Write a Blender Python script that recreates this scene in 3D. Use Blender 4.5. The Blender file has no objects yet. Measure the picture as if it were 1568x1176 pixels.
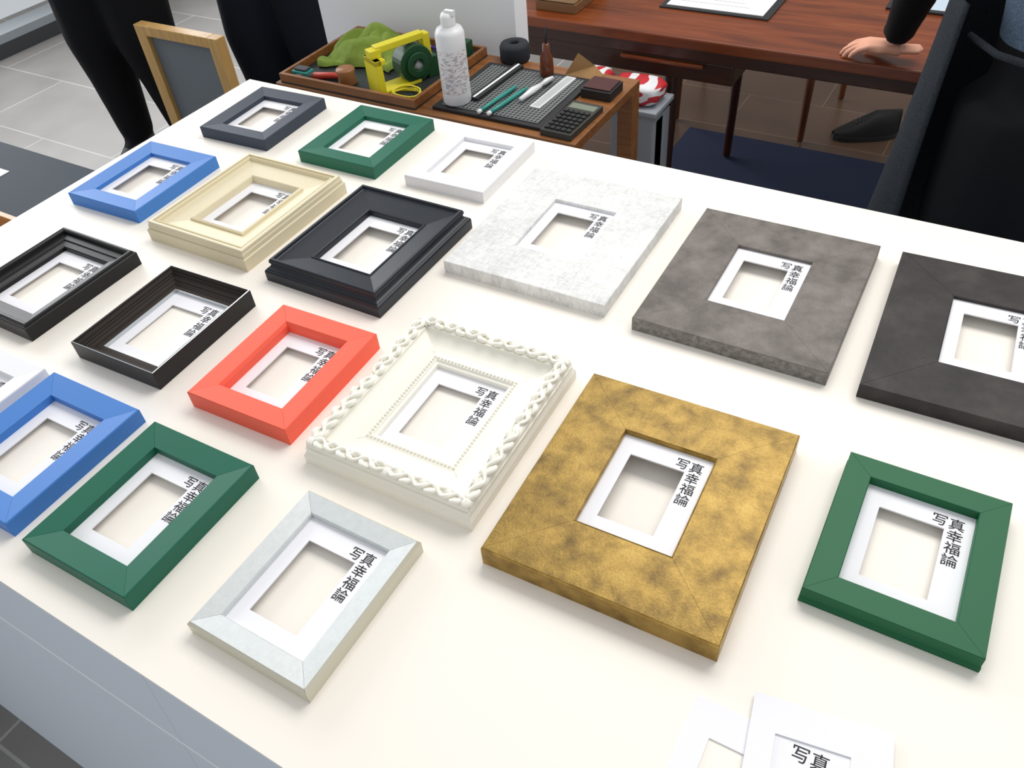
import bpy, math, random
from mathutils import Vector, Matrix, noise
random.seed(7)
S=0.8; T=0.80
sc=bpy.context.scene
sc.view_settings.view_transform='Standard'
# ------------------------------------------------------------ materials
def lin(c):
    return tuple(((v/255)/12.92 if v/255<=0.04045 else ((v/255+0.055)/1.055)**2.4) for v in c)+(1,)
def mat(name,c,rough=0.5,metal=0.0,spec=0.5,bump=0.0,bscale=200,coat=0.0):
    m=bpy.data.materials.new(name); m.use_nodes=True; nt=m.node_tree; b=nt.nodes['Principled BSDF']
    b.inputs['Base Color'].default_value=lin(c); b.inputs['Roughness'].default_value=rough
    b.inputs['Metallic'].default_value=metal; b.inputs['Specular IOR Level'].default_value=spec
    b.inputs['Coat Weight'].default_value=coat
    if bump>0:
        tc=nt.nodes.new('ShaderNodeTexCoord'); n=nt.nodes.new('ShaderNodeTexNoise'); n.inputs['Scale'].default_value=bscale
        n.inputs['Detail'].default_value=4; bp=nt.nodes.new('ShaderNodeBump'); bp.inputs['Strength'].default_value=bump; bp.inputs['Distance'].default_value=0.001
        nt.links.new(tc.outputs['Object'],n.inputs['Vector']); nt.links.new(n.outputs['Fac'],bp.inputs['Height']); nt.links.new(bp.outputs['Normal'],b.inputs['Normal'])
    return m
def mottle(name,cols,pos,scale,rough=0.5,metal=0.0,detail=6,dist=0.0,bump=0.1,stretch=(1,1,1),bscale=None,fine=0.0,spec=0.5,nrough=0.6):
    m=mat(name,cols[0],rough,metal,spec); nt=m.node_tree; b=nt.nodes['Principled BSDF']
    tc=nt.nodes.new('ShaderNodeTexCoord'); mp=nt.nodes.new('ShaderNodeMapping'); mp.inputs['Scale'].default_value=stretch
    n=nt.nodes.new('ShaderNodeTexNoise'); n.inputs['Scale'].default_value=scale; n.inputs['Detail'].default_value=detail; n.inputs['Distortion'].default_value=dist
    n.inputs['Roughness'].default_value=nrough
    r=nt.nodes.new('ShaderNodeValToRGB'); cr=r.color_ramp
    while len(cr.elements)<len(cols): cr.elements.new(0.5)
    for e,c,p in zip(cr.elements,cols,pos): e.position=p; e.color=lin(c)
    nt.links.new(tc.outputs['Object'],mp.inputs[0]); nt.links.new(mp.outputs[0],n.inputs['Vector']); nt.links.new(n.outputs['Fac'],r.inputs[0])
    nt.links.new(r.outputs[0],b.inputs['Base Color'])
    n2=nt.nodes.new('ShaderNodeTexNoise'); n2.inputs['Scale'].default_value=bscale or scale*8; n2.inputs['Detail'].default_value=5
    nt.links.new(mp.outputs[0],n2.inputs['Vector'])
    bp=nt.nodes.new('ShaderNodeBump'); bp.inputs['Strength'].default_value=bump; bp.inputs['Distance'].default_value=0.001
    nt.links.new(n2.outputs['Fac'],bp.inputs['Height']); nt.links.new(bp.outputs['Normal'],b.inputs['Normal'])
    if fine>0:
        mx=nt.nodes.new('ShaderNodeMixRGB'); mx.blend_type='OVERLAY'; mx.inputs[0].default_value=fine
        nt.links.new(r.outputs[0],mx.inputs[1]); nt.links.new(n2.outputs['Fac'],mx.inputs[2]); nt.links.new(mx.outputs[0],b.inputs['Base Color'])
    return m
def tiles(name,c1,c2,cm,size,rough=0.4,mort=0.004):
    m=mat(name,c1,rough); nt=m.node_tree; b=nt.nodes['Principled BSDF']
    tc=nt.nodes.new('ShaderNodeTexCoord'); br=nt.nodes.new('ShaderNodeTexBrick')
    br.inputs['Color1'].default_value=lin(c1); br.inputs['Color2'].default_value=lin(c2); br.inputs['Mortar'].default_value=lin(cm)
    br.inputs['Scale'].default_value=1/size; br.inputs['Brick Width'].default_value=1; br.inputs['Row Height'].default_value=0.5
    br.inputs['Mortar Size'].default_value=mort; br.offset=0.5
    nt.links.new(tc.outputs['Object'],br.inputs['Vector'])
    n=nt.nodes.new('ShaderNodeTexNoise'); n.inputs['Scale'].default_value=3; n.inputs['Detail'].default_value=8
    nt.links.new(tc.outputs['Object'],n.inputs['Vector'])
    mx=nt.nodes.new('ShaderNodeMixRGB'); mx.blend_type='OVERLAY'; mx.inputs[0].default_value=0.35
    nt.links.new(br.outputs['Color'],mx.inputs[1]); nt.links.new(n.outputs['Fac'],mx.inputs[2]); nt.links.new(mx.outputs[0],b.inputs['Base Color'])
    return m
def wood(name,c1,c2,rough=0.35,axis=0,coat=0.0):
    st=[9,9,9]; st[axis]=0.8
    return mottle(name,[c1,c2],[0.3,0.7],4,rough,0,6,1.5,0.05,tuple(st))

# ------------------------------------------------------------ mesh builder
class MB:
    def __init__(s): s.v=[];s.f=[];s.m=[];s.sm=[]
    def add(s,vs,fs,mi=0,M=None,smooth=False):
        o=len(s.v)
        s.v+=[(M@Vector(v)) if M is not None else Vector(v) for v in vs]
        s.f+=[tuple(i+o for i in f) for f in fs]; s.m+=[mi]*len(fs); s.sm+=[smooth]*len(fs)
    def box(s,x0,x1,y0,y1,z0,z1,mi=0,M=None):
        vs=[(x,y,z) for z in (z0,z1) for y in (y0,y1) for x in (x0,x1)]
        s.add(vs,[(0,2,3,1),(4,5,7,6),(0,1,5,4),(2,6,7,3),(0,4,6,2),(1,3,7,5)],mi,M)
    def tube(s,pts,rad,mi=0,seg=12,M=None,sy=1.0,up=None):
        pts=[Vector(p) for p in pts]; n=len(pts)
        if isinstance(rad,(int,float)): rad=[rad]*n
        vs=[];fs=[]; prev=None
        for i,p in enumerate(pts):
            t=(pts[min(i+1,n-1)]-pts[max(i-1,0)]).normalized()
            if up is not None: a=Vector(up).cross(t).normalized()
            elif prev is None: a=t.orthogonal().normalized()
            else: a=(prev-t*prev.dot(t)).normalized()
            prev=a; b=t.cross(a)
            for k in range(seg):
                w=2*math.pi*k/seg; vs.append(p+a*math.cos(w)*rad[i]+b*math.sin(w)*rad[i]*sy)
        for i in range(n-1):
            for k in range(seg):
                k2=(k+1)%seg; fs.append((i*seg+k,i*seg+k2,(i+1)*seg+k2,(i+1)*seg+k))
        t0=(pts[0]-pts[1]).normalized(); t1=(pts[-1]-pts[-2]).normalized()
        vs.append(pts[0]+t0*rad[0]*0.5); vs.append(pts[-1]+t1*rad[-1]*0.5)
        c0=len(vs)-2;c1=len(vs)-1
        for k in range(seg):
            k2=(k+1)%seg; fs.append((c0,k2,k)); fs.append((c1,(n-1)*seg+k,(n-1)*seg+k2))
        s.add(vs,fs,mi,M,True)
    def lathe(s,prof,cx,cy,z0,mi=0,seg=32,M=None,mis=None):
        vs=[];fs=[];n=len(prof)
        for r,z in prof:
            for k in range(seg):
                w=2*math.pi*k/seg; vs.append((cx+max(r,1e-5)*math.cos(w),cy+max(r,1e-5)*math.sin(w),z0+z))
        for i in range(n-1):
            for k in range(seg):
                k2=(k+1)%seg; fs.append((i*seg+k,i*seg+k2,(i+1)*seg+k2,(i+1)*seg+k))
        o=len(s.m)
        s.add(vs,fs,mi,M,True)
        if mis:
            for i,m_ in enumerate(mis):
                for k in range(seg): s.m[o+i*seg+k]=m_
    def ball(s,c,r,mi=0,seg=12,rings=8,sc=(1,1,1),M=None):
        vs=[];fs=[]
        for i in range(rings+1):
            ph=math.pi*i/rings
            for k in range(seg):
                w=2*math.pi*k/seg; vs.append((c[0]+r*sc[0]*math.sin(ph)*math.cos(w)+(1e-6*k if i in(0,rings) else 0),c[1]+r*sc[1]*math.sin(ph)*math.sin(w),c[2]+r*sc[2]*math.cos(ph)))
        for i in range(rings):
            for k in range(seg):
                k2=(k+1)%seg; fs.append((i*seg+k,(i+1)*seg+k,(i+1)*seg+k2,i*seg+k2))
        s.add(vs,fs,mi,M,True)
    def obj(s,name,mats,parent=None,bevel=0,M=None,seg=2):
        me=bpy.data.meshes.new(name); me.from_pydata([tuple(v) for v in s.v],[],s.f)
        for m in mats: me.materials.append(m)
        me.polygons.foreach_set('material_index',s.m); me.polygons.foreach_set('use_smooth',s.sm); me.update()
        o=bpy.data.objects.new(name,me); sc.collection.objects.link(o)
        if parent: o.parent=parent
        if M is not None: o.matrix_world=M
        if bevel>0:
            b=o.modifiers.new('b','BEVEL'); b.width=bevel; b.segments=seg; b.limit_method='ANGLE'; b.angle_limit=math.radians(40)
        return o
def empty(name,loc=(0,0,0),rz=0):
    e=bpy.data.objects.new(name,None); e.empty_display_size=0.05; sc.collection.objects.link(e); e.location=loc; e.rotation_euler=(0,0,rz); return e
def obox(name,m,x0,x1,y0,y1,z0,z1,bevel=0):
    b=MB(); b.box(x0,x1,y0,y1,z0,z1); return b.obj(name,[m],bevel=bevel)

# ------------------------------------------------------------ room
M_floor=tiles('floor_tile',(128,125,122),(119,116,113),(158,156,152),0.9)
M_brown=tiles('tile_reflection_brown',(92,71,56),(80,60,47),(112,94,79),0.6,0.3)
M_wall=mat('wall_paint',(246,249,252),0.7)
M_glass_w=mat('window_frame_white',(150,158,164),0.4)
obox('floor',M_floor,-5.2,4,-2.5,6.5,-0.1,0)
obox('floor_reflection_tone',M_brown,-1.55,4,1.9,6.5,0,0.002)  # same floor tile; its brown reflections are put into this thin slab's colour
obox('wall_partition',M_wall,-1.76,-1.105,1.80,1.86,0,2.6)
M_dark=mat('dark_gap',(60,62,66),0.6)
obox('baseboard_left',M_dark,-4.75,-4.62,-2.5,6.5,0,0.07)
obox('wall_back',mat('wall_back_paint',(170,168,165),0.8),-5.2,4,6.4,6.5,0,2.8)
wb=MB()
wb.box(-4.78,-4.62,-2.5,6.5,0.07,0.11)
for yy in (-2.5,-0.5,1.0,3.5,5.5): wb.box(-4.76,-4.68,yy,yy+0.06,0.11,2.8)
wb.box(-4.76,-4.68,-2.5,6.5,2.74,2.8)
wb.obj('window_1',[M_glass_w])
obox('pavement_outside',mat('outside_paving',(240,244,248),0.8),-12,-4.8,-6,10,-0.12,-0.02)

# ------------------------------------------------------------ display counter
M_top=mat('white_laminate',(248,242,233),0.45,spec=0.35)
M_side=mat('counter_side',(228,238,250),0.5)
M_seam=mat('seam_light',(250,252,255),0.5)
b=MB()
X0,X1,Y0,Y1=-1.9535*S,1.5,0.1552*S,1.6391*S
b.box(X0,X1,Y0,Y1,T-0.004,T,0)
yb=0.056
def yf(z): return yb+(Y0-yb)*z/T
def slab(x0,x1,z0,z1,mi,off=0):
    vs=[(x0,yf(z0)-off,z0),(x1,yf(z0)-off,z0),(x1,yf(z1)-off,z1),(x0,yf(z1)-off,z1),(x0,Y1-0.02,z0),(x1,Y1-0.02,z0),(x1,Y1-0.02,z1),(x0,Y1-0.02,z1)]
    b.add(vs,[(0,1,2,3),(5,4,7,6),(4,0,3,7),(1,5,6,2),(3,2,6,7),(4,5,1,0)],mi)
jx=-0.60
for xa,xb_ in ((X0+0.01,jx-0.0005),(jx+0.0005,X1)):
    slab(xa,xb_,0.0,0.6445,1); slab(xa,xb_,0.6475,T-0.004,1)
slab(X0+0.02,X1-0.01,0.6445,0.6475,2,0.0005)
b.obj('display_counter',[M_top,M_side,M_seam])

# ------------------------------------------------------------ frames
M_mat=mat('mat_board_white',(241,241,246),0.75)
M_ink=mat('ink_black',(26,26,32),0.7)
def make_text():
    out=MB(); PITCH=.0173
    for ch,px,py in (('真',0,0),('幸',0,-PITCH),('福',0,-2*PITCH),('論',0,-3*PITCH),('写',-.0178,0)):
        cu=bpy.data.curves.new('label_src','FONT'); cu.body=ch; cu.size=0.0176; cu.offset=0.00008; cu.resolution_u=3
        o=bpy.data.objects.new('label_src',cu); sc.collection.objects.link(o)
        bpy.context.view_layer.update(); dg=bpy.context.evaluated_depsgraph_get()
        me=bpy.data.meshes.new_from_object(o.evaluated_get(dg)); vs=[v.co.copy() for v in me.vertices]
        cx=(max(v.x for v in vs)+min(v.x for v in vs))/2; cy=(max(v.y for v in vs)+min(v.y for v in vs))/2
        out.add([(v.x-cx+px,v.y-cy+py,0) for v in vs],[tuple(p.vertices) for p in me.polygons])
        bpy.data.objects.remove(o,do_unlink=True)
    return out
TXT=make_text()
def text_obj(parent,x,y,z):
    b=MB(); b.add([(v.x+x,v.y+y,z) for v in TXT.v],TXT.f); return b.obj('mat_text',[M_ink],parent)
def sheet(b,W,L,x0,x1,y0,y1,z0,z1,mi=0):
    xs=[-W/2,x0,x1,W/2]; ys=[-L/2,y0,y1,L/2]
    vs=[];
    for z in (z0,z1):
        for y in ys:
            for x in xs: vs.append((x,y,z))
    fs=[]
    for j in range(3):
        for i in range(3):
            if i==1 and j==1: continue
            a=j*4+i; fs.append((a,a+4,a+5,a+1)); a+=16; fs.append((a,a+1,a+5,a+4))
    def wall(a,c): fs.append((a,c,c+16,a+16))
    for i in range(3): wall(i,i+1); wall(12+i+1,12+i); wall((i+1)*4,i*4); wall(i*4+3,(i+1)*4+3)
    wall(6,5);wall(9,10);wall(5,9);wall(10,6)
    b.add(vs,fs,mi)
def mitre_sweep(b,W,L,prof,segm,gap):
    n=len(prof)
    for k in range(4):
        half=(W/2 if k%2==1 else L/2); hl=(L/2 if k%2==1 else W/2)
        ang=[0,math.pi/2,math.pi,-math.pi/2][k]
        vs=[]
        for sgn in (-1,1):
            for d,z in prof: vs.append(Vector((sgn*(hl-d-gap),-(half-d),z)))
        R=Matrix.Rotation(ang,4,'Z')
        vs=[R@v for v in vs]
        o=len(b.v); b.v+=vs
        for i in range(n):
            j=(i+1)%n
            b.f.append((o+i,o+j,o+n+j,o+n+i)); b.m.append(segm[i] if segm else 0); b.sm.append(False)
        b.f.append(tuple(o+i for i in range(n))[::-1]); b.m.append(0); b.sm.append(False)
        b.f.append(tuple(o+n+i for i in range(n))); b.m.append(0); b.sm.append(False)
def arc(p0,p1,bulge,n=6):
    out=[]
    for i in range(n+1):
        t=i/n; x=p0[0]+(p1[0]-p0[0])*t; y=p0[1]+(p1[1]-p0[1])*t
        dx=p1[0]-p0[0];dy=p1[1]-p0[1]; k=bulge*4*t*(1-t)
        out.append((x-dy*k,y+dx*k))
    return out
def frame(name,cx,cy,W,L,th,h,mats,top,OW=0.116,OL=0.152,rec=0.006,segm=None,gap=0.00018):
    e=empty(name,(cx*S,cy*S,T),math.radians(th))
    wx=(W-OW)/2; wl=(L-OL)/2; w=(wx+wl)/2
    W=OW+2*w; L=OL+2*w
    P=[(d*w,z*h) for d,z in top]
    zt=P[-1][1]; zm=max(0.004,zt-rec)
    if P[-1][0]<w-1e-5: P.append((w,zt))
    P+=[(w,zm),(w-0.005,zm),(w-0.005,0.0)]
    b=MB(); sg=None
    if segm: sg=list(segm)+[0]*(len(P)-len(segm))
    mitre_sweep(b,W,L,P,sg,gap)
    b.obj('moulding',mats,e)
    mW=OW+0.0096; mL=OL+0.0096
    b=MB(); sheet(b,mW,mL,-OW/2+0.018,OW/2-0.029,-OL/2+0.021,OL/2-0.028,zm-0.0022,zm-0.0002)
    b.obj('mat_board',[M_mat],e)
    text_obj(e,OW/2-0.0175,OL/2-0.0175,zm+0.0001)
    return e,w
flat=[(0,0),(0,0.96),(0.008,0.99),(0.018,1),(0.98,1),(1,0.97)]
slopein=[(0,0),(0,0.93),(0.015,.97),(0.045,1),(1,0.86)]
M_green=mat('green_paint',(20,98,76),0.5,spec=.35); M_greenR=mat('green_paint_deep',(4,92,54),0.5,spec=.35)
M_blue=mat('blue_paint',(64,124,200),0.5,spec=.35); M_coral=mat('coral_paint',(246,100,76),0.5,spec=.35)
M_slate=mat('slate_paint',(54,62,76),0.55,bump=0.2,bscale=300,spec=.35); M_white=mat('white_paint',(236,236,239),0.5)
M_black=mat('black_lacquer',(16,16,18),0.38,spec=.35); M_navy=mat('navy_lacquer',(26,32,42),0.42,spec=.4); M_cream=mat('cream_paint',(226,215,184),0.45)
M_gold=mottle('gold_leaf',[(86,67,32),(118,95,44),(138,112,54),(154,129,68)],[0.30,0.45,0.58,0.78],30,0.38,0.6,6,0.1,0.2,fine=0.4,bscale=420,nrough=.6)
M_goldedge=mottle('gold_edge',[(136,106,44),(184,150,76)],[0.35,0.65],40,0.34,0.7,4,0.1,0.15)
M_gray=mottle('gray_stone',[(88,82,78),(108,101,96),(124,117,112)],[0.34,0.5,0.68],26,0.6,0,7,0.1,0.12,fine=0.35,bscale=500,nrough=.55)
M_dgray=mottle('charcoal_stone',[(40,37,36),(49,46,45),(62,58,56)],[0.34,0.5,0.7],20,0.6,0,7,0.1,0.12,fine=0.3,bscale=500,spec=.35)
M_graye=mottle('gray_stone_edge',[(104,101,98),(138,134,131)],[0.4,0.6],120,0.6,0,6,0.1,0.05)
def linen(name):
    m=mat(name,(228,228,226),.7); nt=m.node_tree; bs=nt.nodes['Principled BSDF']; tc=nt.nodes.new('ShaderNodeTexCoord')
    fs=[]
    for st,scl,de in (((1,5,1),60,8),((5,1,1),60,8),((1,1,1),12,10)):
        mp=nt.nodes.new('ShaderNodeMapping'); mp.inputs['Scale'].default_value=st
        n=nt.nodes.new('ShaderNodeTexNoise'); n.inputs['Scale'].default_value=scl; n.inputs['Detail'].default_value=de; n.inputs['Roughness'].default_value=.7
        nt.links.new(tc.outputs['Object'],mp.inputs[0]); nt.links.new(mp.outputs[0],n.inputs['Vector']); fs.append(n)
    a=nt.nodes.new('ShaderNodeMath'); a.operation='ADD'; nt.links.new(fs[0].outputs['Fac'],a.inputs[0]); nt.links.new(fs[1].outputs['Fac'],a.inputs[1])
    a2=nt.nodes.new('ShaderNodeMath'); a2.operation='ADD'; nt.links.new(a.outputs[0],a2.inputs[0]); nt.links.new(fs[2].outputs['Fac'],a2.inputs[1])
    d=nt.nodes.new('ShaderNodeMath'); d.operation='DIVIDE'; d.inputs[1].default_value=3; nt.links.new(a2.outputs[0],d.inputs[0])
    r=nt.nodes.new('ShaderNodeValToRGB'); r.color_ramp.elements[0].position=.40; r.color_ramp.elements[0].color=lin((198,199,198)); r.color_ramp.elements[1].position=.56; r.color_ramp.elements[1].color=lin((234,234,233))
    nt.links.new(d.outputs[0],r.inputs[0]); nt.links.new(r.outputs[0],bs.inputs['Base Color'])
    bp=nt.nodes.new('ShaderNodeBump'); bp.inputs['Strength'].default_value=.3; bp.inputs['Distance'].default_value=.001
    nt.links.new(a.outputs[0],bp.inputs['Height']); nt.links.new(bp.outputs['Normal'],bs.inputs['Normal']); return m
M_texw=linen('white_linen')
M_silver=mottle('silver_foil',[(206,211,211),(220,224,224)],[0.3,0.7],90,0.42,0.4,8,0,0.2,bscale=900,nrough=.8)
M_silvere=mat('silver_edge',(210,206,188),0.4,0.3)
M_silverline=mat('silver_line',(200,205,208),0.3,0.6)
M_orn=mat('ivory_gesso',(245,242,231),0.5)
def dots(name,c1,c2,scale,p=.28,rough=.5,spec=.5):
    m=mat(name,c1,rough,spec=spec); nt=m.node_tree; bs=nt.nodes['Principled BSDF']; tc=nt.nodes.new('ShaderNodeTexCoord'); v=nt.nodes.new('ShaderNodeTexVoronoi'); v.inputs['Scale'].default_value=scale; v.inputs['Randomness'].default_value=0
    r=nt.nodes.new('ShaderNodeValToRGB'); r.color_ramp.interpolation='CONSTANT'; r.color_ramp.elements[0].color=lin(c2); r.color_ramp.elements[1].color=lin(c1); r.color_ramp.elements[1].position=p
    nt.links.new(tc.outputs['Object'],v.inputs['Vector']); nt.links.new(v.outputs['Distance'],r.inputs[0]); nt.links.new(r.outputs[0],bs.inputs['Base Color']); return m
def F(name,cx,cy,w,l,th,h,mats,top,**k): return frame(name,cx,cy,w*S,l*S,th,h*S,mats,top,**k)
F('gold_picture_frame',-0.2682,0.7152,.3445,.3902,2.02,.038,[M_gold,M_goldedge],[(0,0),(0,.9),(.006,.97),(.02,1),(.975,1),(.99,1.03),(1,.97)],rec=0.006,segm=[1,1,1,0,1,1,1])
F('green_picture_frame',.0838,.7935,.2188,.2680,.66,.031,[M_greenR],[(0,0),(0,.28),(.03,.32),(.03,.96),(.05,1),(.97,1),(1,.96)],OW=.116,OL=.15,rec=.011)
F('silver_picture_frame',-.6274,.3617,.2127,.2576,.17,.028,[M_silver,M_silvere],[(0,0),(0,.8),(.12,1),(.95,.86),(1,.8)],rec=.006,segm=[1,1,0,0,0])
F('green_picture_frame',-.9504,.3476,.2260,.2662,1.08,.034,[M_green],slopein,OW=.113,OL=.148,rec=.012)
F('blue_picture_frame',-1.225,.3506,.2270,.2691,1.0,.032,[M_blue],slopein,OW=.113,OL=.148,rec=.012)
F('coral_picture_frame',-.9579,.6895,.2223,.2633,2.08,.037,[M_coral],[(0,0),(0,.95),(.03,1),(.9,.97),(1,.80)],OW=.109,OL=.143,rec=.013)
F('gray_stone_picture_frame',-.2806,1.2742,.3495,.3988,.87,.029,[M_gray,M_graye],flat,rec=.005,segm=[1,0,0,0])
F('charcoal_picture_frame',.1176,1.281,.3500,.4030,2.25,.029,[M_dgray,M_dgray],flat,rec=.005,gap=.00025)
F('white_linen_picture_frame',-.6962,1.2806,.3542,.4067,1.05,.029,[M_texw],flat,rec=.006,gap=.00008)
navyp=[(0,0),(0,.42),(.02,.5),(.06,.52)]+arc((.06,.55),(.13,.80),-.25,4)+[(.14,.88)]+arc((.15,.92),(.24,.95),.35,4)+[(.26,.86),(.28,.84),(.93,.62),(.95,.66),(.99,.64),(1,.58)]
F('navy_picture_frame',-1.0533,1.0662,.3034,.3319,.22,.052,[M_navy],navyp,rec=.008,gap=.00003)
creamp=[(0,0),(0,.55),(.03,.60),(.05,.58),(.055,.76),(.075,.80)]+arc((.08,.88),(.17,.96),.4,5)+[(.185,.84),(.20,.80),(.22,.80),(.235,.92),(.265,.94),(.285,.90),(.295,.76),(.34,.74),(.88,.60),(.90,.58),(.915,.70),(.96,.74),(.985,.70),(1,.58)]
F('cream_picture_frame',-1.4092,1.0694,.3040,.3359,.37,.050,[M_cream],creamp,rec=.008,gap=.00003)
F('blue_picture_frame',-1.7584,1.0660,.2248,.2772,2.18,.032,[M_blue],slopein,OW=.113,OL=.148,rec=.008)
blackp=[(0,0),(0,.8),(.04,.86),(.08,.86)]+arc((.1,.92),(.24,.97),.3,4)+[(.3,.9),(.34,.72),(.62,.68),(.66,.6),(.95,.56),(1,.5)]
F('black_picture_frame',-1.6218,.6788,.2404,.2819,.4,.038,[M_black],blackp,rec=.007,gap=.00003)
M_scoop=dots('woven_black',(58,50,45),(8,8,8),300,.40,.7,.2)
F('black_silver_edge_picture_frame',-1.2668,.6843,.2204,.2608,2.02,.041,[M_black,M_silverline,M_scoop],[(0,0),(0,.955),(.02,.98),(.06,1.0),(.10,.97)]+[(.2,.8),(.35,.6),(.6,.44),(.85,.36),(.97,.34),(1,.34)],rec=.006,segm=[0,0,1,0,2,2,2,2,2,1,1],gap=.00003)
F('slate_picture_frame',-1.7064,1.4420,.2271,.2524,2.21,.031,[M_slate],slopein,OW=.113,OL=.138,rec=.009)
F('green_picture_frame',-1.3542,1.4475,.2336,.2656,1.2,.032,[M_green],slopein,OW=.116,OL=.142,rec=.009)
F('white_picture_frame',-1.0452,1.4544,.2149,.2535,1.68,.029,[M_white],slopein,OW=.113,OL=.145,rec=.008)
F('white_picture_frame',-1.476,.351,.2200,.2600,1.0,.029,[M_white],slopein,OW=.113,OL=.145,rec=.01)

# ornate frame
def ornate():
    W,L=.3194*S,.3567*S; OW,OL=.116,.150; h=.046
    P=[(0,0),(0,.30),(.05,.42),(.06,.55)]+arc((.07,.6),(.175,.765),.22,5)+arc((.19,.765),(.29,.70),.2,3)+arc((.30,.68),(.80,.40),-.16,8)+[(.84,.42),(.93,.42),(.95,.36),(1,.34)]
    e,w=frame('ornate_ivory_picture_frame',-.6400,.7294,W,L,1.64,h,[M_orn],P,OW=OW,OL=OL,rec=.007,gap=-0.0002)
    W=OW+2*w; L=OL+2*w
    b=MB()
    d=w*0.885; zz=.44*h
    for k in range(4):
        half=(W/2 if k%2 else L/2)-d; hl=(L/2 if k%2 else W/2)-d
        R=Matrix.Rotation([0,math.pi/2,math.pi,-math.pi/2][k],4,'Z'); n=int(2*hl/0.0056)
        for i in range(n):
            x=-hl+2*hl*i/n; b.ball((x,-half,zz),0.0022,0,10,6,M=R)
    for k in range(4):
        half=(W/2 if k%2 else L/2); hl=(L/2 if k%2 else W/2)
        R=Matrix.Rotation([0,math.pi/2,math.pi,-math.pi/2][k],4,'Z')
        dc=w*0.175; yc=-(half-dc)
        rail=hl-w*0.22; zr=h*.755
        b.tube([(-hl+w*.31,-(half-w*.31),h*.70),(hl-w*.31,-(half-w*.31),h*.70)],.0011,0,8,R)
        b.tube([(-hl+w*.055,-(half-w*.055),h*.56),(hl-w*.055,-(half-w*.055),h*.56)],.0011,0,8,R)
        NP=3
        A=w*.080
        for sgn in (-1,1):
            per=(rail-.004)/NP
            wave=lambda x:A*math.sin(2*math.pi*(rail-x)/per)
            pts=[];rad=[]
            N=NP*16
            for q in range(N+1):
                x=rail-(rail-.004)*q/N
                pts.append((sgn*x,yc+wave(x),zr+.0022)); rad.append(.0030+.0009*math.sin(2*math.pi*q/16*2))
            rad[-1]=.0012
            b.tube(pts,rad,0,10,R)
            for i in range(NP*2):
                x0=rail-per*(i+.02)/2; s2=1 if i%2==0 else -1
                for m_,(len_,bend,r0_) in enumerate(((1.05,1.0,.0036),(.78,.5,.0030),(.5,.12,.0022))):
                    pts=[];rad=[]
                    for q in range(9):
                        t=q/8
                        x=x0-per*.46*len_*t+per*.03*m_
                        y=wave(x0)+(-s2)*A*(1.15*bend*math.sin(math.pi*t*.85)+.30*t)
                        z=zr-.0004+.0026*math.sin(math.pi*t)*(1-.15*m_)
                        pts.append((sgn*x,yc+y,z)); rad.append(.0005+r0_*math.sin(math.pi*min(.999,.08+t*.9))**.8)
                    b.tube(pts,rad,0,8,R)
        c=Vector((hl-dc,-(half-dc),h*.755))
        for a in (-1.05,-.7,-.35,0,.35,.7,1.05):
            ang=math.radians(135)+a
            pp=[c+Vector((math.cos(ang),math.sin(ang),0))*w*(-.13+(.36-.08*abs(a))*t)+Vector((0,0,h*.055*math.sin(math.pi*t)-h*.01*t)) for t in (0,.2,.4,.6,.8,1)]
            b.tube(pp,[.0010,.0024,.0030,.0027,.0018,.0008],0,8,R)
    b.obj('carved_ornament',[M_orn],e)
ornate()

def loose(name,cx,cy,th,z,W=.128,L=.164,win=True,tx=None):
    e=empty(name,(cx,cy,z),math.radians(th)); b=MB()
    if win: sheet(b,W,L,-W/2+.024,W/2-.036,-L/2+.027,L/2-.035,0,.0016)
    else: b.box(-W/2,W/2,-L/2,L/2,0,.0016)
    b.obj('mat_board',[M_mat],e)
    if tx: text_obj(e,tx[0],tx[1],.0018)
    return e
loose('loose_mat_board',-.010,.298,1,T+.0001,tx=(.046,.07))
loose('loose_mat_board',.052,.332,4,T+.0020,W=.10,L=.13,win=False,tx=(-.003,.038))
th=9.2; c_=math.cos(math.radians(th)); s_=math.sin(math.radians(th))
loose('loose_mat_board',-.027+.064*c_+.082*s_,.407+.064*s_-.082*c_,th,T+.0039)

# ------------------------------------------------------------ left dark table + box + paper
M_dt=mat('dark_table_top',(46,57,67),0.7,spec=.25)
b=MB(); b.box(-3.0,-1.58,-.4,.998,.63,.66)
for x in(-2.95,-1.70):
    for y in (-.35,.93): b.box(x,x+.05,y,y+.05,0,.63)
b.obj('dark_side_table',[M_dt])
obox('paper_sheet',M_mat,-2.25,-2.045,.72,.905,.66,.661)
M_box=wood('box_wood',(196,150,96),(172,124,72))
b=MB(); bx0,bx1,by0,by1=-1.90,-1.60,.40,.695
b.box(bx0,bx1,by0,by1,.66,.67); 
for a in ((bx0,bx1,by0,by0+.012),(bx0,bx1,by1-.012,by1),(bx0,bx0+.012,by0+.012,by1-.012),(bx1-.012,bx1,by0+.012,by1-.012)): b.box(*a,.67,.758)
b.obj('wooden_box',[M_box],bevel=.001)

# ------------------------------------------------------------ wooden sign stand with gray panel
M_pine=wood('pine',(205,166,102),(180,140,80),0.45,2)
M_panel=mat('gray_panel',(104,112,120),0.6)
b=MB(); yS=1.84
xl,xr=-2.68,-2.275
b.box(xl,xl+.05,yS-.02,yS+.02,0,.605);b.box(xr-.045,xr,yS-.02,yS+.02,0,.605)
b.box(xl+.05,xr-.045,yS-.02,yS+.02,.57,.605);b.box(xl+.05,xr-.045,yS-.02,yS+.02,.06,.09)
b.box(xl+.05,xr-.045,yS-.004,yS+.004,.09,.57,1)
b.obj('wooden_panel_stand',[M_pine,M_panel],bevel=.002)

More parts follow.
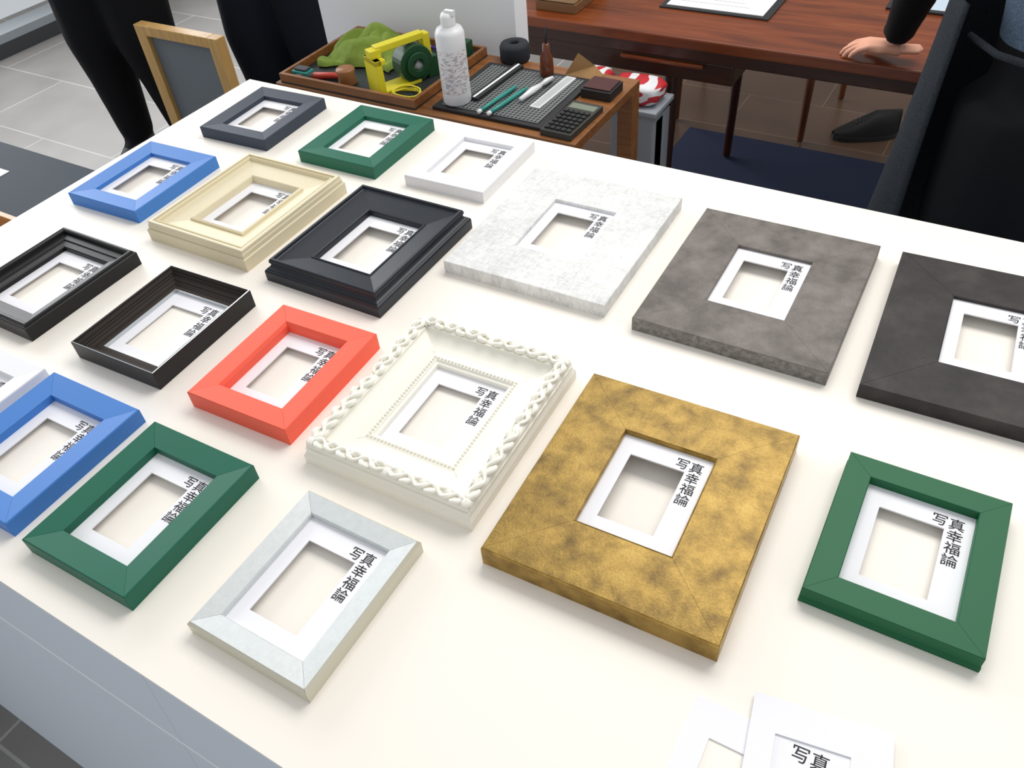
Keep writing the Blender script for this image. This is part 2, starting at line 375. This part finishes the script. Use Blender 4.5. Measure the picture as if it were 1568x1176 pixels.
# ------------------------------------------------------------ tool table
M_tw=wood('tool_table_wood',(150,98,52),(112,68,34),0.4,0)
Z=.74
b=MB(); tx0,tx1,ty0,ty1=-1.60,-.745,1.42,1.76
b.box(tx0,tx1,ty0,ty1,Z-.022,Z)
for x in(tx0,tx1-.04):
    for y in (ty0,ty1-.04): b.box(x,x+.04,y,y+.04,0,Z-.022)
b.box(tx0+.01,tx1-.01,ty0+.01,ty1-.01,.25,.27)
b.obj('tool_table',[M_tw],bevel=.002)
M_trayin=mat('tray_dark',(36,42,44),0.5)
b=MB(); a0,a1,c0,c1=-1.585,-1.165,1.425,1.75
b.box(a0,a1,c0,c1,Z,Z+.004,1)
for q in ((a0,a1,c0,c0+.010),(a0,a1,c1-.010,c1),(a0,a0+.010,c0+.010,c1-.010),(a1-.010,a1,c0+.010,c1-.010)): b.box(*q,Z+.004,Z+.024)
b.obj('tool_tray',[M_tw,M_trayin],bevel=.001)
zt=Z+.004
M_cloth=mottle('green_cloth',[(110,132,48),(142,164,70)],[0.35,0.65],12,0.95,0,5,0,0.8,bscale=350)
b=MB(); n=60; vs=[];fs=[]
for j in range(n):
    for i in range(n):
        u=i/(n-1)*2-1; v=j/(n-1)*2-1; rr=math.hypot(u,v)
        edge=1+.22*noise.noise(Vector((u*1.7,v*1.7,3)))
        x=u*.108*edge; y=v*.082*(1+.25*noise.noise(Vector((u*1.8,v*1.8,9))))
        wv=noise.noise(Vector((u*1.2,v*1.2,1)))*4
        fold=abs(math.sin(3.3*u+1.6*v+wv))**.7*.020+abs(math.sin(2.4*v-3*u-wv*.8))**.8*.016
        z=max(0,1-rr**3)*.036+fold*(1-.4*min(1,rr)); 
        z+=.024*math.exp(-((u-.2)**2+(v-.3)**2)/.15)
        if max(abs(u),abs(v))>.97: z*=.15
        vs.append((x,y,max(z,0.0)+.001))
for j in range(n-1):
    for i in range(n-1):
        a=j*n+i; fs.append((a,a+1,a+n+1,a+n))
b.add(vs,fs,0,None,True); o=b.obj('green_cloth',[M_cloth]); o.location=(-1.448,1.632,zt+.001); o.rotation_euler=(0,0,.12)
M_yel=mat('yellow_plastic',(222,208,40),0.4); M_dg=mat('dark_green_plastic',(28,72,42),0.4)
M_redp=mat('red_plastic',(190,60,40),0.4); M_teal=mat('teal_plastic',(40,140,130),0.4); M_brownw=mat('turned_wood',(150,100,60),0.4)
b=MB()
def ring(b,c,r0,r1,hw,mi,seg=28):
    vs=[];fs=[]
    for k in range(seg):
        w=2*math.pi*k/seg
        for (r,y) in ((r0,-hw),(r1,-hw),(r1,hw),(r0,hw)):
            vs.append((c[0]+r*math.cos(w),c[1]+y,c[2]+r*math.sin(w)))
    for k in range(seg):
        k2=(k+1)%seg
        for q in range(4):
            q2=(q+1)%4; fs.append((k*4+q,k*4+q2,k2*4+q2,k2*4+q))
    b.add(vs,fs,mi)
ring(b,(.025,0,.045),.02,.045,.022,1); ring(b,(.025,.028,.045),.010,.040,.003,1); ring(b,(.025,-.028,.045),.014,.030,.003,1)
b.box(-.075,.03,-.026,.026,0,.008,0); b.box(-.088,-.070,-.03,.03,0,.085,0); b.box(-.088,-.060,-.03,.03,.072,.085,0)
b.box(-.070,.060,-.012,.012,.094,.110,0); b.box(-.088,-.060,-.014,.014,.085,.105,0); b.box(.055,.075,-.012,.012,.05,.105,0)
b.box(.055,.085,-.02,.02,0,.05,1)
o=b.obj('tape_dispenser',[M_yel,M_dg],bevel=.002); o.location=(-1.268,1.535,zt); o.rotation_euler=(0,0,1.15)
b=MB()
for (r,z,ph) in ((.040,.004,0),(.034,.009,.6),(.037,.014,1.2)):
    b.tube([(r*math.cos(t*.42+ph),r*.75*math.sin(t*.42+ph),z+.002*math.sin(t)) for t in range(16)],.0022,0,8)
o=b.obj('yellow_cable',[M_yel]); o.location=(-1.218,1.468,zt+.001)
b=MB(); b.box(0,.06,0,.07,0,.045,0); b.box(.005,.055,.02,.03,.045,.052,1); b.box(.012,.048,-.002,0,.012,.03,1); o=b.obj('small_tool_case',[M_dg,M_redp],bevel=.004); o.location=(-1.25,1.655,zt)
b=MB(); b.lathe([(0,0),(.022,0),(.024,.004),(.02,.02),(.024,.036),(.022,.04),(0,.04)],0,0,0,0,24); o=b.obj('wooden_spool',[M_brownw]); o.location=(-1.405,1.475,zt)
b=MB(); b.tube([(0,0,.0092),(.05,.02,.0092),(.085,.02,.0092)],[.009,.008,.004],0); b.tube([(-.04,-.02,.0092),(0,0,.0092)],[.006,.009],1); o=b.obj('red_screwdriver',[M_redp,M_dark]); o.location=(-1.505,1.465,zt)
b=MB(); b.box(0,.05,0,.03,0,.02); b.box(.006,.044,.004,.026,.02,.026,1); o=b.obj('teal_tool_box',[M_teal,M_dark],bevel=.002); o.location=(-1.565,1.45,zt)
b=MB(); b.box(0,.22,0,.010,0,.005); 
for i in range(11): b.box(.01+i*.019,.012+i*.019,.005,.010,.005,.0053,1)
o=b.obj('purple_ruler',[mat('purple_plastic',(84,62,150),0.4),M_mat]); o.location=(-1.40,1.728,zt)
M_can=mat('can_white',(228,228,230),0.35); M_lab=mottle('can_label',[(228,228,230),(202,172,172),(172,176,182)],[0.50,0.56,0.62],110,0.4,0,2,0,0,stretch=(1,1,2.5))
b=MB()
b.lathe([(0,0),(.031,0),(.033,.004),(.033,.028),(.033,.125),(.033,.158),(.028,.168),(.016,.174),(.0165,.178)],0,0,0,0,36,mis=[0,0,0,1,0,0,0,0])
b.lathe([(.0165,.175),(.0165,.192),(.013,.200),(0,.2015)],0,0,0,0,24)
b.box(-.005,.018,-.005,.005,.196,.206,0)
M_perf=dots('perforated_metal',(116,120,120),(34,34,36),100,.36); M_rub=mat('black_rubber',(30,31,33),0.55)
o=b.obj('air_duster_can',[M_can,M_lab]); o.location=(-1.085,1.487,Z+.010); 
b=MB(); b.box(-.145,.145,-.13,.13,0,.008,0); b.box(-.128,.128,-.115,.115,.008,.010,1); o=b.obj('perforated_tool_board',[M_rub,M_perf],bevel=.001); o.location=(-.985,1.575,Z)
zb=Z+.010
b=MB(); b.box(-.012,.012,-.10,.10,0,.008,0); b.box(-.003,.003,-.098,.098,.008,.0095,1); o=b.obj('cutting_bar',[M_rub,M_mat],bevel=.001); o.location=(-1.045,1.60,zb); o.rotation_euler=(0,0,-.05)
b=MB(); b.box(-.013,.013,-.085,.085,0,.003,1); b.box(-.009,.009,-.08,.08,.003,.0035,0); o=b.obj('steel_ruler',[mat('ruler_grey',(200,202,204),.35,.3),M_can],bevel=.0005); o.location=(-.895,1.605,zb); o.rotation_euler=(0,0,-.04)
for i,(x,y,r) in enumerate(((-.995,1.525,-.10),(-.968,1.525,-.12))):
    b=MB(); b.tube([(0,-.07,.0052),(0,-.03,.0052),(0,.04,.0052),(0,.06,.0052),(0,.075,.0052)],[.0045,.005,.005,.004,.001],0,12); b.tube([(0,-.078,.0052),(0,-.0701,.0052)],.005,1,12)
    o=b.obj('teal_craft_pen',[M_teal,M_can]); o.location=(x,y,zb); o.rotation_euler=(0,0,r)
b=MB(); b.tube([(0,-.05,.009),(0,0,.010),(0,.03,.009)],[.005,.008,.006],0,12); b.tube([(0,.03,.009),(0,.055,.009),(0,.075,.007)],[.007,.013,.010],0,12,sy=.5); o=b.obj('white_spatula',[M_can]); o.location=(-.935,1.58,zb); o.rotation_euler=(0,0,-.10)
b=MB(); b.lathe([(0,0),(.016,0),(.017,.01),(.015,.045),(.009,.055),(.0085,.075),(.0,.076)],0,0,0,0,24); b.tube([(0,0,.07),(.002,0,.115)],[.003,.002],1); o=b.obj('amber_bottle',[mat('amber_glass',(96,46,22),.2),M_rub]); o.location=(-.955,1.685,zb)
b=MB(); b.add([(-.045,-.01,0),(.04,-.02,0),(.045,.02,0),(-.04,.02,0),(-.012,-.002,.055),(.03,.004,.028)],[(0,1,5,4),(1,2,5),(2,3,4,5),(3,0,4),(0,3,2,1)],0); o=b.obj('folded_kraft_paper',[mat('kraft_paper',(178,138,90),.8)]); o.location=(-.880,1.730,Z+.0005)
b=MB(); b.lathe([(.012,0),(.036,0),(.038,.005),(.038,.035),(.034,.043),(.014,.045),(.012,.04),(.012,0)],0,0,0,0,28); o=b.obj('black_tape_roll',[mat('black_cloth_tape',(30,34,42),.8)]); o.location=(-1.085,1.755,Z); 
b=MB(); b.box(-.038,.038,-.075,.075,0,.014,0); b.box(-.032,.032,.040,.064,.014,.0148,1)
for i in range(5):
    for j in range(6): b.box(-.032+i*.0132,-.032+i*.0132+.0105,-.066+j*.0165,-.066+j*.0165+.011,.014,.018,2)
o=b.obj('calculator',[mat('calc_body',(52,50,44),.45),mat('calc_lcd',(120,128,112),.3),M_rub],bevel=.001); o.location=(-.795,1.505,Z); o.rotation_euler=(0,0,-.03)
b=MB(); b.box(-.038,.038,-.035,.035,0,.022,0); b.box(-.034,.034,-.03,.03,.022,.026,1); o=b.obj('stamp_pad_case',[M_rub,mat('maroon',(70,26,24),.4)],bevel=.004); o.location=(-.797,1.66,Z)

# ------------------------------------------------------------ wooden desk
M_desk=mottle('desk_walnut',[(84,36,14),(120,58,26),(136,72,36)],[0.3,0.55,0.75],3,0.22,0,8,1.2,0.03,stretch=(.7,7,7))
M_deskd=wood('desk_dark',(66,32,16),(46,22,12),0.35,0)
b=MB(); dx0,dx1,dy0,dy1=-1.32,.75,2.07,2.85
b.box(dx0,dx1,dy0,dy1,.69,.72,0); b.box(dx0+.02,dx1-.02,dy0+.012,dy1-.02,.655,.69,1)
b.box(dx0+.03,-.62,dy0+.018,dy1-.03,.60,.655,1); b.box(-.94,-.70,dy0+.002,dy0+.016,.640,.652,0)
for x in (-.80,.66):
    for y,zf in ((2.12,0),(2.76,.010)):
        b.tube([(x,y,.655),(x+.01*(1 if x>0 else -1),y,zf+.007)],[.022,.014],1,14)
b.obj('wooden_desk',[M_desk,M_deskd],bevel=.004)
b=MB(); b.box(-.90,-.59,2.245,2.62,0,.004,0); b.box(-.885,-.61,2.262,2.60,.004,.006,1)
for i in range(9): b.box(-.86,-.66-.02*(i%3),2.30+i*.028,2.303+i*.028,.006,.0062,2)
b.box(-.78,-.70,2.59,2.615,.006,.014,0)
o=b.obj('clipboard',[M_rub,M_mat,mat('print_gray',(150,150,155),.7)]); o.location=(0,0,.72)
b=MB()
for i,(c) in enumerate((0,1,0)):
    b.box(-1.23+i*.002,-1.10-i*.004,2.12,2.34,i*.028,i*.028+.026,c)
o=b.obj('book_stack',[mat('book_brown',(120,84,50),.6),mat('book_tan',(180,150,110),.6)],bevel=.002); o.location=(0,0,.72)
b=MB(); b.box(-.33,-.16,2.42,2.66,0,.006,0); b.box(-.315,-.175,2.435,2.645,.006,.0075,1); o=b.obj('tablet',[M_rub,mat('tablet_screen',(190,205,220),.3)],bevel=.001); o.location=(0,0,.72)
M_cab=mat('gray_cabinet',(150,156,164),0.5)
b=MB(); b.box(-.90,-.835,1.93,2.0,0,.56); b.box(-.825,-.775,1.93,2.0,0,.56); b.box(-.90,-.775,1.95,2.05,0,.54); b.box(-1.02,-.765,1.92,2.05,.56,.575)
b.obj('gray_storage_rack',[M_cab],bevel=.003)
M_bagw=mottle('printed_bag',[(226,226,230),(226,226,230),(190,40,50)],[0.3,0.54,0.56],34,.6,0,0,0,.2,stretch=(1,.3,2.0))
def bag(name,c,s,seed):
    b=MB(); n=16; vs=[];fs=[]
    for j in range(n+1):
        for i in range(24):
            ph=math.pi*j/n; w=2*math.pi*i/24
            p=Vector((math.sin(ph)*math.cos(w),math.sin(ph)*math.sin(w),math.cos(ph)))
            q=[math.copysign(abs(k)**.5,k) for k in p]; nn=1+.14*noise.noise(Vector(q)*2.5+Vector((seed,0,0)))
            vs.append((c[0]+q[0]*s[0]*nn,c[1]+q[1]*s[1]*nn,c[2]+s[2]+q[2]*s[2]))
    for j in range(n):
        for i in range(24): fs.append((j*24+i,(j+1)*24+i,(j+1)*24+(i+1)%24,j*24+(i+1)%24))
    b.add(vs,fs,0,None,True); return b.obj(name,[M_bagw])
bag('printed_shopping_bag',(-.845,1.985,.575),(.07,.05,.028),1)
bag('printed_shopping_bag',(-.975,1.985,.575),(.045,.05,.030),4)
obox('navy_rug',mat('navy_carpet',(20,31,60),.95,bump=.5,bscale=400),-1.02,3.0,2.2,2.93,.002,.010)
b=MB(); M_ch=wood('chair_wood',(110,62,34),(84,44,22),.4,2)
for x,y in ((-.60,2.98),(-1.10,2.98),(-.55,3.38),(-1.13,3.38)): b.tube([(x,y,.009),(x*.985-.01,y,.42)],[.012,.019],0,12)
b.box(-1.13,-.54,2.95,3.40,.42,.45); 
for x in (-1.12,-.56): b.tube([(x,3.385,.44),(x,3.46,.85)],[.018,.013],0)
b.box(-1.13,-.55,3.43,3.46,.70,.84)
b.obj('wooden_chair',[M_ch],bevel=.003)

# ------------------------------------------------------------ people
M_skin=mat('skin',(214,156,130),.5); M_hair=mat('hair_black',(24,20,19),.55); M_pants=mat('black_trousers',(15,16,20),.9,spec=.2); M_navyp=mat('navy_trousers',(20,24,34),.9,spec=.2)
M_shirtk=mat('black_shirt',(20,20,23),.9,spec=.2); M_denim=mottle('denim_shirt',[(62,78,98),(86,104,126)],[.4,.6],300,.85,0,3,0,.3); M_shoe=mat('black_shoe',(22,22,24),.6,spec=.3); M_eye=mat('eye_dark',(20,16,14),.3); M_lip=mat('lip',(176,98,90),.5)
M_apron=mottle('charcoal_denim',[(32,36,41),(46,51,58)],[.35,.65],260,.9,0,4,0,.3,spec=.2)
def remesh(b,name,mats,fn,vox,parent,smooth=6):
    o=b.obj(name+'_src',[]); 
    r=o.modifiers.new('r','REMESH'); r.mode='VOXEL'; r.voxel_size=vox
    s=o.modifiers.new('s','SMOOTH'); s.iterations=smooth; s.factor=.5
    bpy.context.view_layer.update(); dg=bpy.context.evaluated_depsgraph_get()
    me=bpy.data.meshes.new_from_object(o.evaluated_get(dg)); bpy.data.objects.remove(o,do_unlink=True)
    me.materials.clear()
    for m in mats: me.materials.append(m)
    for p in me.polygons: p.use_smooth=True; p.material_index=fn(p.center)
    no=bpy.data.objects.new(name,me); sc.collection.objects.link(no); no.parent=parent; return no
def hand(b,side,M,curl=.35,spread=.12):
    for i,(y,l) in enumerate(((.027,.072),(.009,.080),(-.009,.074),(-.026,.058))):
        y*=side; k=Vector((.088-.004*abs(i-1),y,.010)); a=side*spread*(1.3-i)*.9
        pts=[Vector((0.0,y*.55,0)),Vector((.045,y*.85,.006)),k]; rad=[.016,.0125,.0100]
        p=k; ang=.10
        for s_,r in ((.48,.0084),(.30,.0076),(.22,.0060)):
            ang-=curl; d=Vector((math.cos(ang)*math.cos(a),math.cos(ang)*math.sin(a),math.sin(ang)))
            p=p+d*l*s_; pts.append(p.copy()); rad.append(r)
        b.tube(pts,rad,0,12,M)
    t=[Vector((.012,side*.016,-.002)),Vector((.040,side*.040,-.006)),Vector((.066,side*.055,-.010)),Vector((.090,side*.060,-.014))]
    b.tube(t,[.015,.0125,.0100,.0075],0,12,M)
    b.tube([Vector((-.05,0,0)),Vector((0,0,0)),Vector((.05,0,.002)),Vector((.08,0,.005))],[.026,.027,.038,.036],0,16,M,sy=.40,up=(0,0,1))
def basis(o,x,z=(0,0,1)):
    x=Vector(x).normalized(); z=Vector(z); y=z.cross(x).normalized(); z=x.cross(y)
    return Matrix(((x.x,y.x,z.x,o[0]),(x.y,y.y,z.y,o[1]),(x.z,y.z,z.z,o[2]),(0,0,0,1)))
def head(e,c,face,tilt=0,long=False):
    M=basis(c,face)@Matrix.Rotation(tilt,4,'Y')
    b=MB(); b.ball((0,0,.02),.1,0,20,14,(.95,.76,1.12),M); b.ball((.025,0,-.045),.07,0,16,10,(.9,.8,.95),M)
    b.tube([(.09,0,.02),(.108,0,-.012),(.105,0,-.02)],[.008,.013,.011],0,10,M)
    for s_ in(-1,1): b.ball((-.005,s_*.077,0),.028,0,10,8,(.6,.3,1.1),M)
    b.tube([(.0,0,-.05),(-.03,0,-.14)],[.055,.055],0,14,M)
    remesh(b,'head',[M_skin],lambda p:0,.006,e,5)
    b=MB()
    for s_ in (-1,1): b.ball((.083,s_*.032,.018),.010,0,12,8,(.5,1.2,.6),M)
    b.obj('eyes',[M_eye],e)
    b=MB(); b.tube([(.088,-.022,-.052),(.096,0,-.05),(.088,.022,-.052)],[.003,.006,.003],0,8,M); b.obj('mouth',[M_lip],e)
    b=MB(); b.ball((-.018,0,.045),.104,0,20,14,(.98,.84,1.02),M); b.ball((-.05,0,-.01),.078,0,16,10,(.8,1,1.1),M)
    if long: b.tube([(-.08,0,0),(-.10,0,-.10),(-.09,0,-.2)],[.05,.055,.03],0,12,M)
    remesh(b,'hair',[M_hair],lambda p:0,.008,e,4)
def limb(b,pts,rad,seg=16): 
    P=[];R=[]
    pts=[Vector(p) for p in pts]
    for i in range(len(pts)-1):
        for q in range(4): t=q/4; P.append(pts[i].lerp(pts[i+1],t)); R.append(rad[i]+(rad[i+1]-rad[i])*t)
    P.append(pts[-1]);R.append(rad[-1]); b.tube(P,R,0,seg)
def person(name,pel,face,feet,knees,chest,arms,headc,mats,fn,hands,long=False,legr=(.10,.085,.07,.062),tilt=0):
    e=empty(name); b=MB(); f=Vector(face).normalized(); lf=Vector((0,0,1)).cross(f)
    pel=Vector(pel);chest=Vector(chest)
    for s_,ft,kn in ((1,feet[0],knees[0]),(-1,feet[1],knees[1])):
        ft=Vector(ft);hip=pel+lf*s_*.085+Vector((0,0,-.03))
        limb(b,[hip,hip.lerp(Vector(kn),.5),kn,Vector(kn).lerp(ft+Vector((0,0,.09)),.4),ft+Vector((0,0,.09))],[legr[0]*1.0,legr[0]*.98,legr[1],legr[2],legr[3]])
        b.tube([ft+Vector((0,0,.06))-f*.05,ft+Vector((0,0,.055))+f*.02,ft+Vector((0,0,.04))+f*.10,ft+Vector((0,0,.032))+f*.17],[.045,.046,.040,.028],0,14)
    b.tube([pel+Vector((0,0,-.08)),pel,pel.lerp(chest,.4),chest,chest.lerp(Vector(headc),.35)],[.14,.165,.145,.175,.09],0,20,sy=.66,up=tuple(f))
    for a in arms: limb(b,a,[.058,.050,.044] if len(a)==3 else [.06,.054,.050,.036])
    limb(b,[arms[0][0],chest+Vector((0,0,.10)),arms[1][0]],[.06,.075,.06])
    limb(b,[chest+Vector((0,0,.08)),Vector(headc)+Vector((0,0,-.10))],[.07,.052])
    remesh(b,'body',mats,fn,.014,e,8)
    for sd,M in hands:
        b=MB(); hand(b,sd,M); remesh(b,'hand',[M_skin],lambda p:0,.0026,e,4)
    head(e,headc,face,tilt,long)
    return e
def fn_std(waist):
    def fn(c):
        if c.z<.075: return 2
        if c.z<waist: return 0
        return 1
    return fn
e=person('person_standing',(-2.93,1.95,.93),(.35,-.94,0),[(-2.80,1.98,0),(-3.04,1.90,0)],[(-2.82,1.95,.5),(-3.03,1.89,.5)],(-2.93,1.95,1.28),
 [[(-2.76,2.01,1.38),(-2.70,2.03,1.10),(-2.70,1.96,.86)],[(-3.10,1.89,1.38),(-3.16,1.87,1.10),(-3.14,1.80,.86)]],(-2.92,1.93,1.62),[M_pants,M_shirtk,M_shoe],fn_std(.98),
 [(-1,basis((-2.70,1.96,.83),(0,-.15,-1),(.9,.3,0))),(1,basis((-3.14,1.80,.83),(0,-.15,-1),(-.9,-.3,0)))],legr=(.13,.115,.09,.066))
e=person('person_standing',(-2.36,2.24,.90),(.25,-.97,0),[(-2.25,2.28,0),(-2.49,2.22,0)],[(-2.24,2.25,.47),(-2.48,2.19,.47)],(-2.36,2.24,1.25),
 [[(-2.19,2.29,1.35),(-2.13,2.30,1.08),(-2.15,2.22,.86)],[(-2.53,2.19,1.35),(-2.60,2.18,1.08),(-2.58,2.10,.86)]],(-2.35,2.22,1.58),[M_navyp,M_navyp,M_shoe],fn_std(.96),
 [(-1,basis((-2.15,2.22,.83),(0,-.15,-1),(.9,.3,0))),(1,basis((-2.58,2.10,.83),(0,-.15,-1),(-.9,-.3,0)))],long=True,legr=(.14,.125,.11,.095))
f3=Vector((-.86,.50,0)).normalized(); l3=Vector((0,0,1)).cross(f3)
pc=Vector((.10,1.66,0))
hM=basis((-.235,2.108,.750),(-1,-.12,-.05))@Matrix.Scale(.84,4)
def fn3(c):
    if c.z<.075: return 2
    d=(Vector((c.x,c.y,0))-pc).length
    if c.z<1.0 and d<.33: return 0
    if c.z>1.0 and d<.27 and c.z<1.55: return 1
    return 3
fa=pc+l3*.11; fb=pc-l3*.11
e=person('person_in_apron',(.10,1.66,.93),tuple(f3),[(fa.x+.02,fa.y,0),(fb.x+.03,fb.y,0)],[(fa.x,fa.y,.5),(fb.x,fb.y,.5)],(.02,1.72,1.28),
 [[(-.05,1.60,1.40),(-.22,1.86,1.14),(-.215,2.03,.93),(-.248,2.108,.778)],[(.13,1.90,1.40),(.20,2.10,1.14),(.18,2.18,.93),(.14,2.25,.770)]],(-.08,1.80,1.58),[M_pants,M_denim,M_shoe,M_shirtk],fn3,
 [(-1,hM),(1,basis((.14,2.25,.754),(-.5,.8,-.05)))],legr=(.125,.105,.085,.07),tilt=.5)
b=MB(); nu,nv=40,24; vs=[];fs=[]
fang=math.atan2(f3.y,f3.x)
for j in range(nv+1):
    t=j/nv; z=1.06-.62*t
    for i in range(nu+1):
        u=i/nu*2-1; a=fang+u*math.radians(62+10*t)
        r=.215+.05*t+.008*math.sin(u*9+t*2)*t
        fwd=Vector((math.cos(a),math.sin(a),0)); dp=fwd.dot(f3)
        vs.append(pc+fwd*r*(1.0+.06*max(dp,0)*(0.3+t))+Vector((0,0,z)))
for j in range(nv):
    for i in range(nu):
        a=j*(nu+1)+i; fs.append((a,a+1,a+nu+2,a+nu+1))
b.add(vs,fs,0,None,True); 
b.tube([pc+Vector((math.cos(fang+a),math.sin(fang+a),0))*.19+Vector((0,0,1.0)) for a in [math.radians(55+i*25) for i in range(11)]],.006,0,8)
o=b.obj('apron',[M_apron],e); md=o.modifiers.new('s','SOLIDIFY'); md.thickness=.004
Ms=Matrix.Translation((-.395,3.12,.002))@Matrix.Rotation(math.radians(-150),4,'Z')
b=MB()
def shoe_out(x): return .036+.012*math.sin(math.pi*min(1,max(0,(x+.13)/.26))**.8)
n=16; rings=[]
for i in range(n+1):
    x=-.12+.24*i/n; s_=abs(x)/.12; hw=shoe_out(x)*math.sqrt(max(0.12,1-s_**5)); top=.10-.05*min(1,max(0,(x+.03)/.10))-.02*max(0,(x-.07)/.05)
    rings.append((x,hw,top))
vs=[];fs=[]
for x,hw,top in rings:
    for k in range(12):
        w=math.pi*k/11; vs.append((x,-hw*math.cos(w)*(1-.25*math.sin(w)),.016+(top-.016)*math.sin(w)**.6))
for i in range(n):
    for k in range(11): fs.append((i*12+k,i*12+k+1,(i+1)*12+k+1,(i+1)*12+k))
fs.append(tuple(range(12))); fs.append(tuple(n*12+k for k in range(12))[::-1])
b.add(vs,fs,0,Ms,True)
vs=[];m_=len(rings)
for z in (0,.018):
    for x,hw,_ in rings: vs.append((x*1.02,hw+.003,z))
    for x,hw,_ in rings[::-1]: vs.append((x*1.02,-hw-.003,z))
k=2*m_; fs=[tuple(range(k))[::-1],tuple(range(k,2*k))]+[(i,(i+1)%k,k+(i+1)%k,k+i) for i in range(k)]
b.add(vs,fs,1,Ms)
for i in range(4): b.box(.0+i*.014,.004+i*.014,-.016,.016,.074-i*.006,.082-i*.006,1,Ms)
b.obj('black_sneaker',[M_shoe,M_rub])

# ------------------------------------------------------------ light
w=bpy.data.worlds.new('World'); sc.world=w; w.use_nodes=True; bg=w.node_tree.nodes['Background']
bg.inputs[0].default_value=(.96,.98,1,1); bg.inputs[1].default_value=.62
def area(name,loc,target,sx,sy,e,col=(1,1,1)):
    l=bpy.data.lights.new(name,'AREA'); l.shape='RECTANGLE'; l.size=sx; l.size_y=sy; l.energy=e; l.color=col
    o=bpy.data.objects.new(name,l); sc.collection.objects.link(o); o.location=loc
    o.rotation_euler=(Vector(target)-Vector(loc)).to_track_quat('-Z','Y').to_euler(); return o
area('window_light',(-4.3,2.6,1.9),(-.4,.9,.8),4.0,2.2,158,(.97,.985,1))
area('overhead_fill',(-.2,2.2,3.0),(-.2,.7,.8),2.4,1.2,56,(1,.97,.92))  # added soft fill from overhead, warms and lifts the counter; no fixture there

# ------------------------------------------------------------ camera
yaw,pitch,roll=math.radians(34.321),math.radians(44.139),math.radians(-5.916)
f=Vector((-math.sin(yaw)*math.cos(pitch),math.cos(yaw)*math.cos(pitch),-math.sin(pitch)))
r0=Vector((math.cos(yaw),math.sin(yaw),0)); u0=r0.cross(f)
r=r0*math.cos(roll)+u0*math.sin(roll); u=-r0*math.sin(roll)+u0*math.cos(roll)
cd=bpy.data.cameras.new('camera'); cd.lens=1253.3/1568*36; cd.sensor_width=36; cd.clip_start=.01
co=bpy.data.objects.new('camera',cd); sc.collection.objects.link(co)
co.matrix_world=Matrix(((r.x,u.x,-f.x,0),(r.y,u.y,-f.y,0),(r.z,u.z,-f.z,T+S),(0,0,0,1)))
sc.camera=co
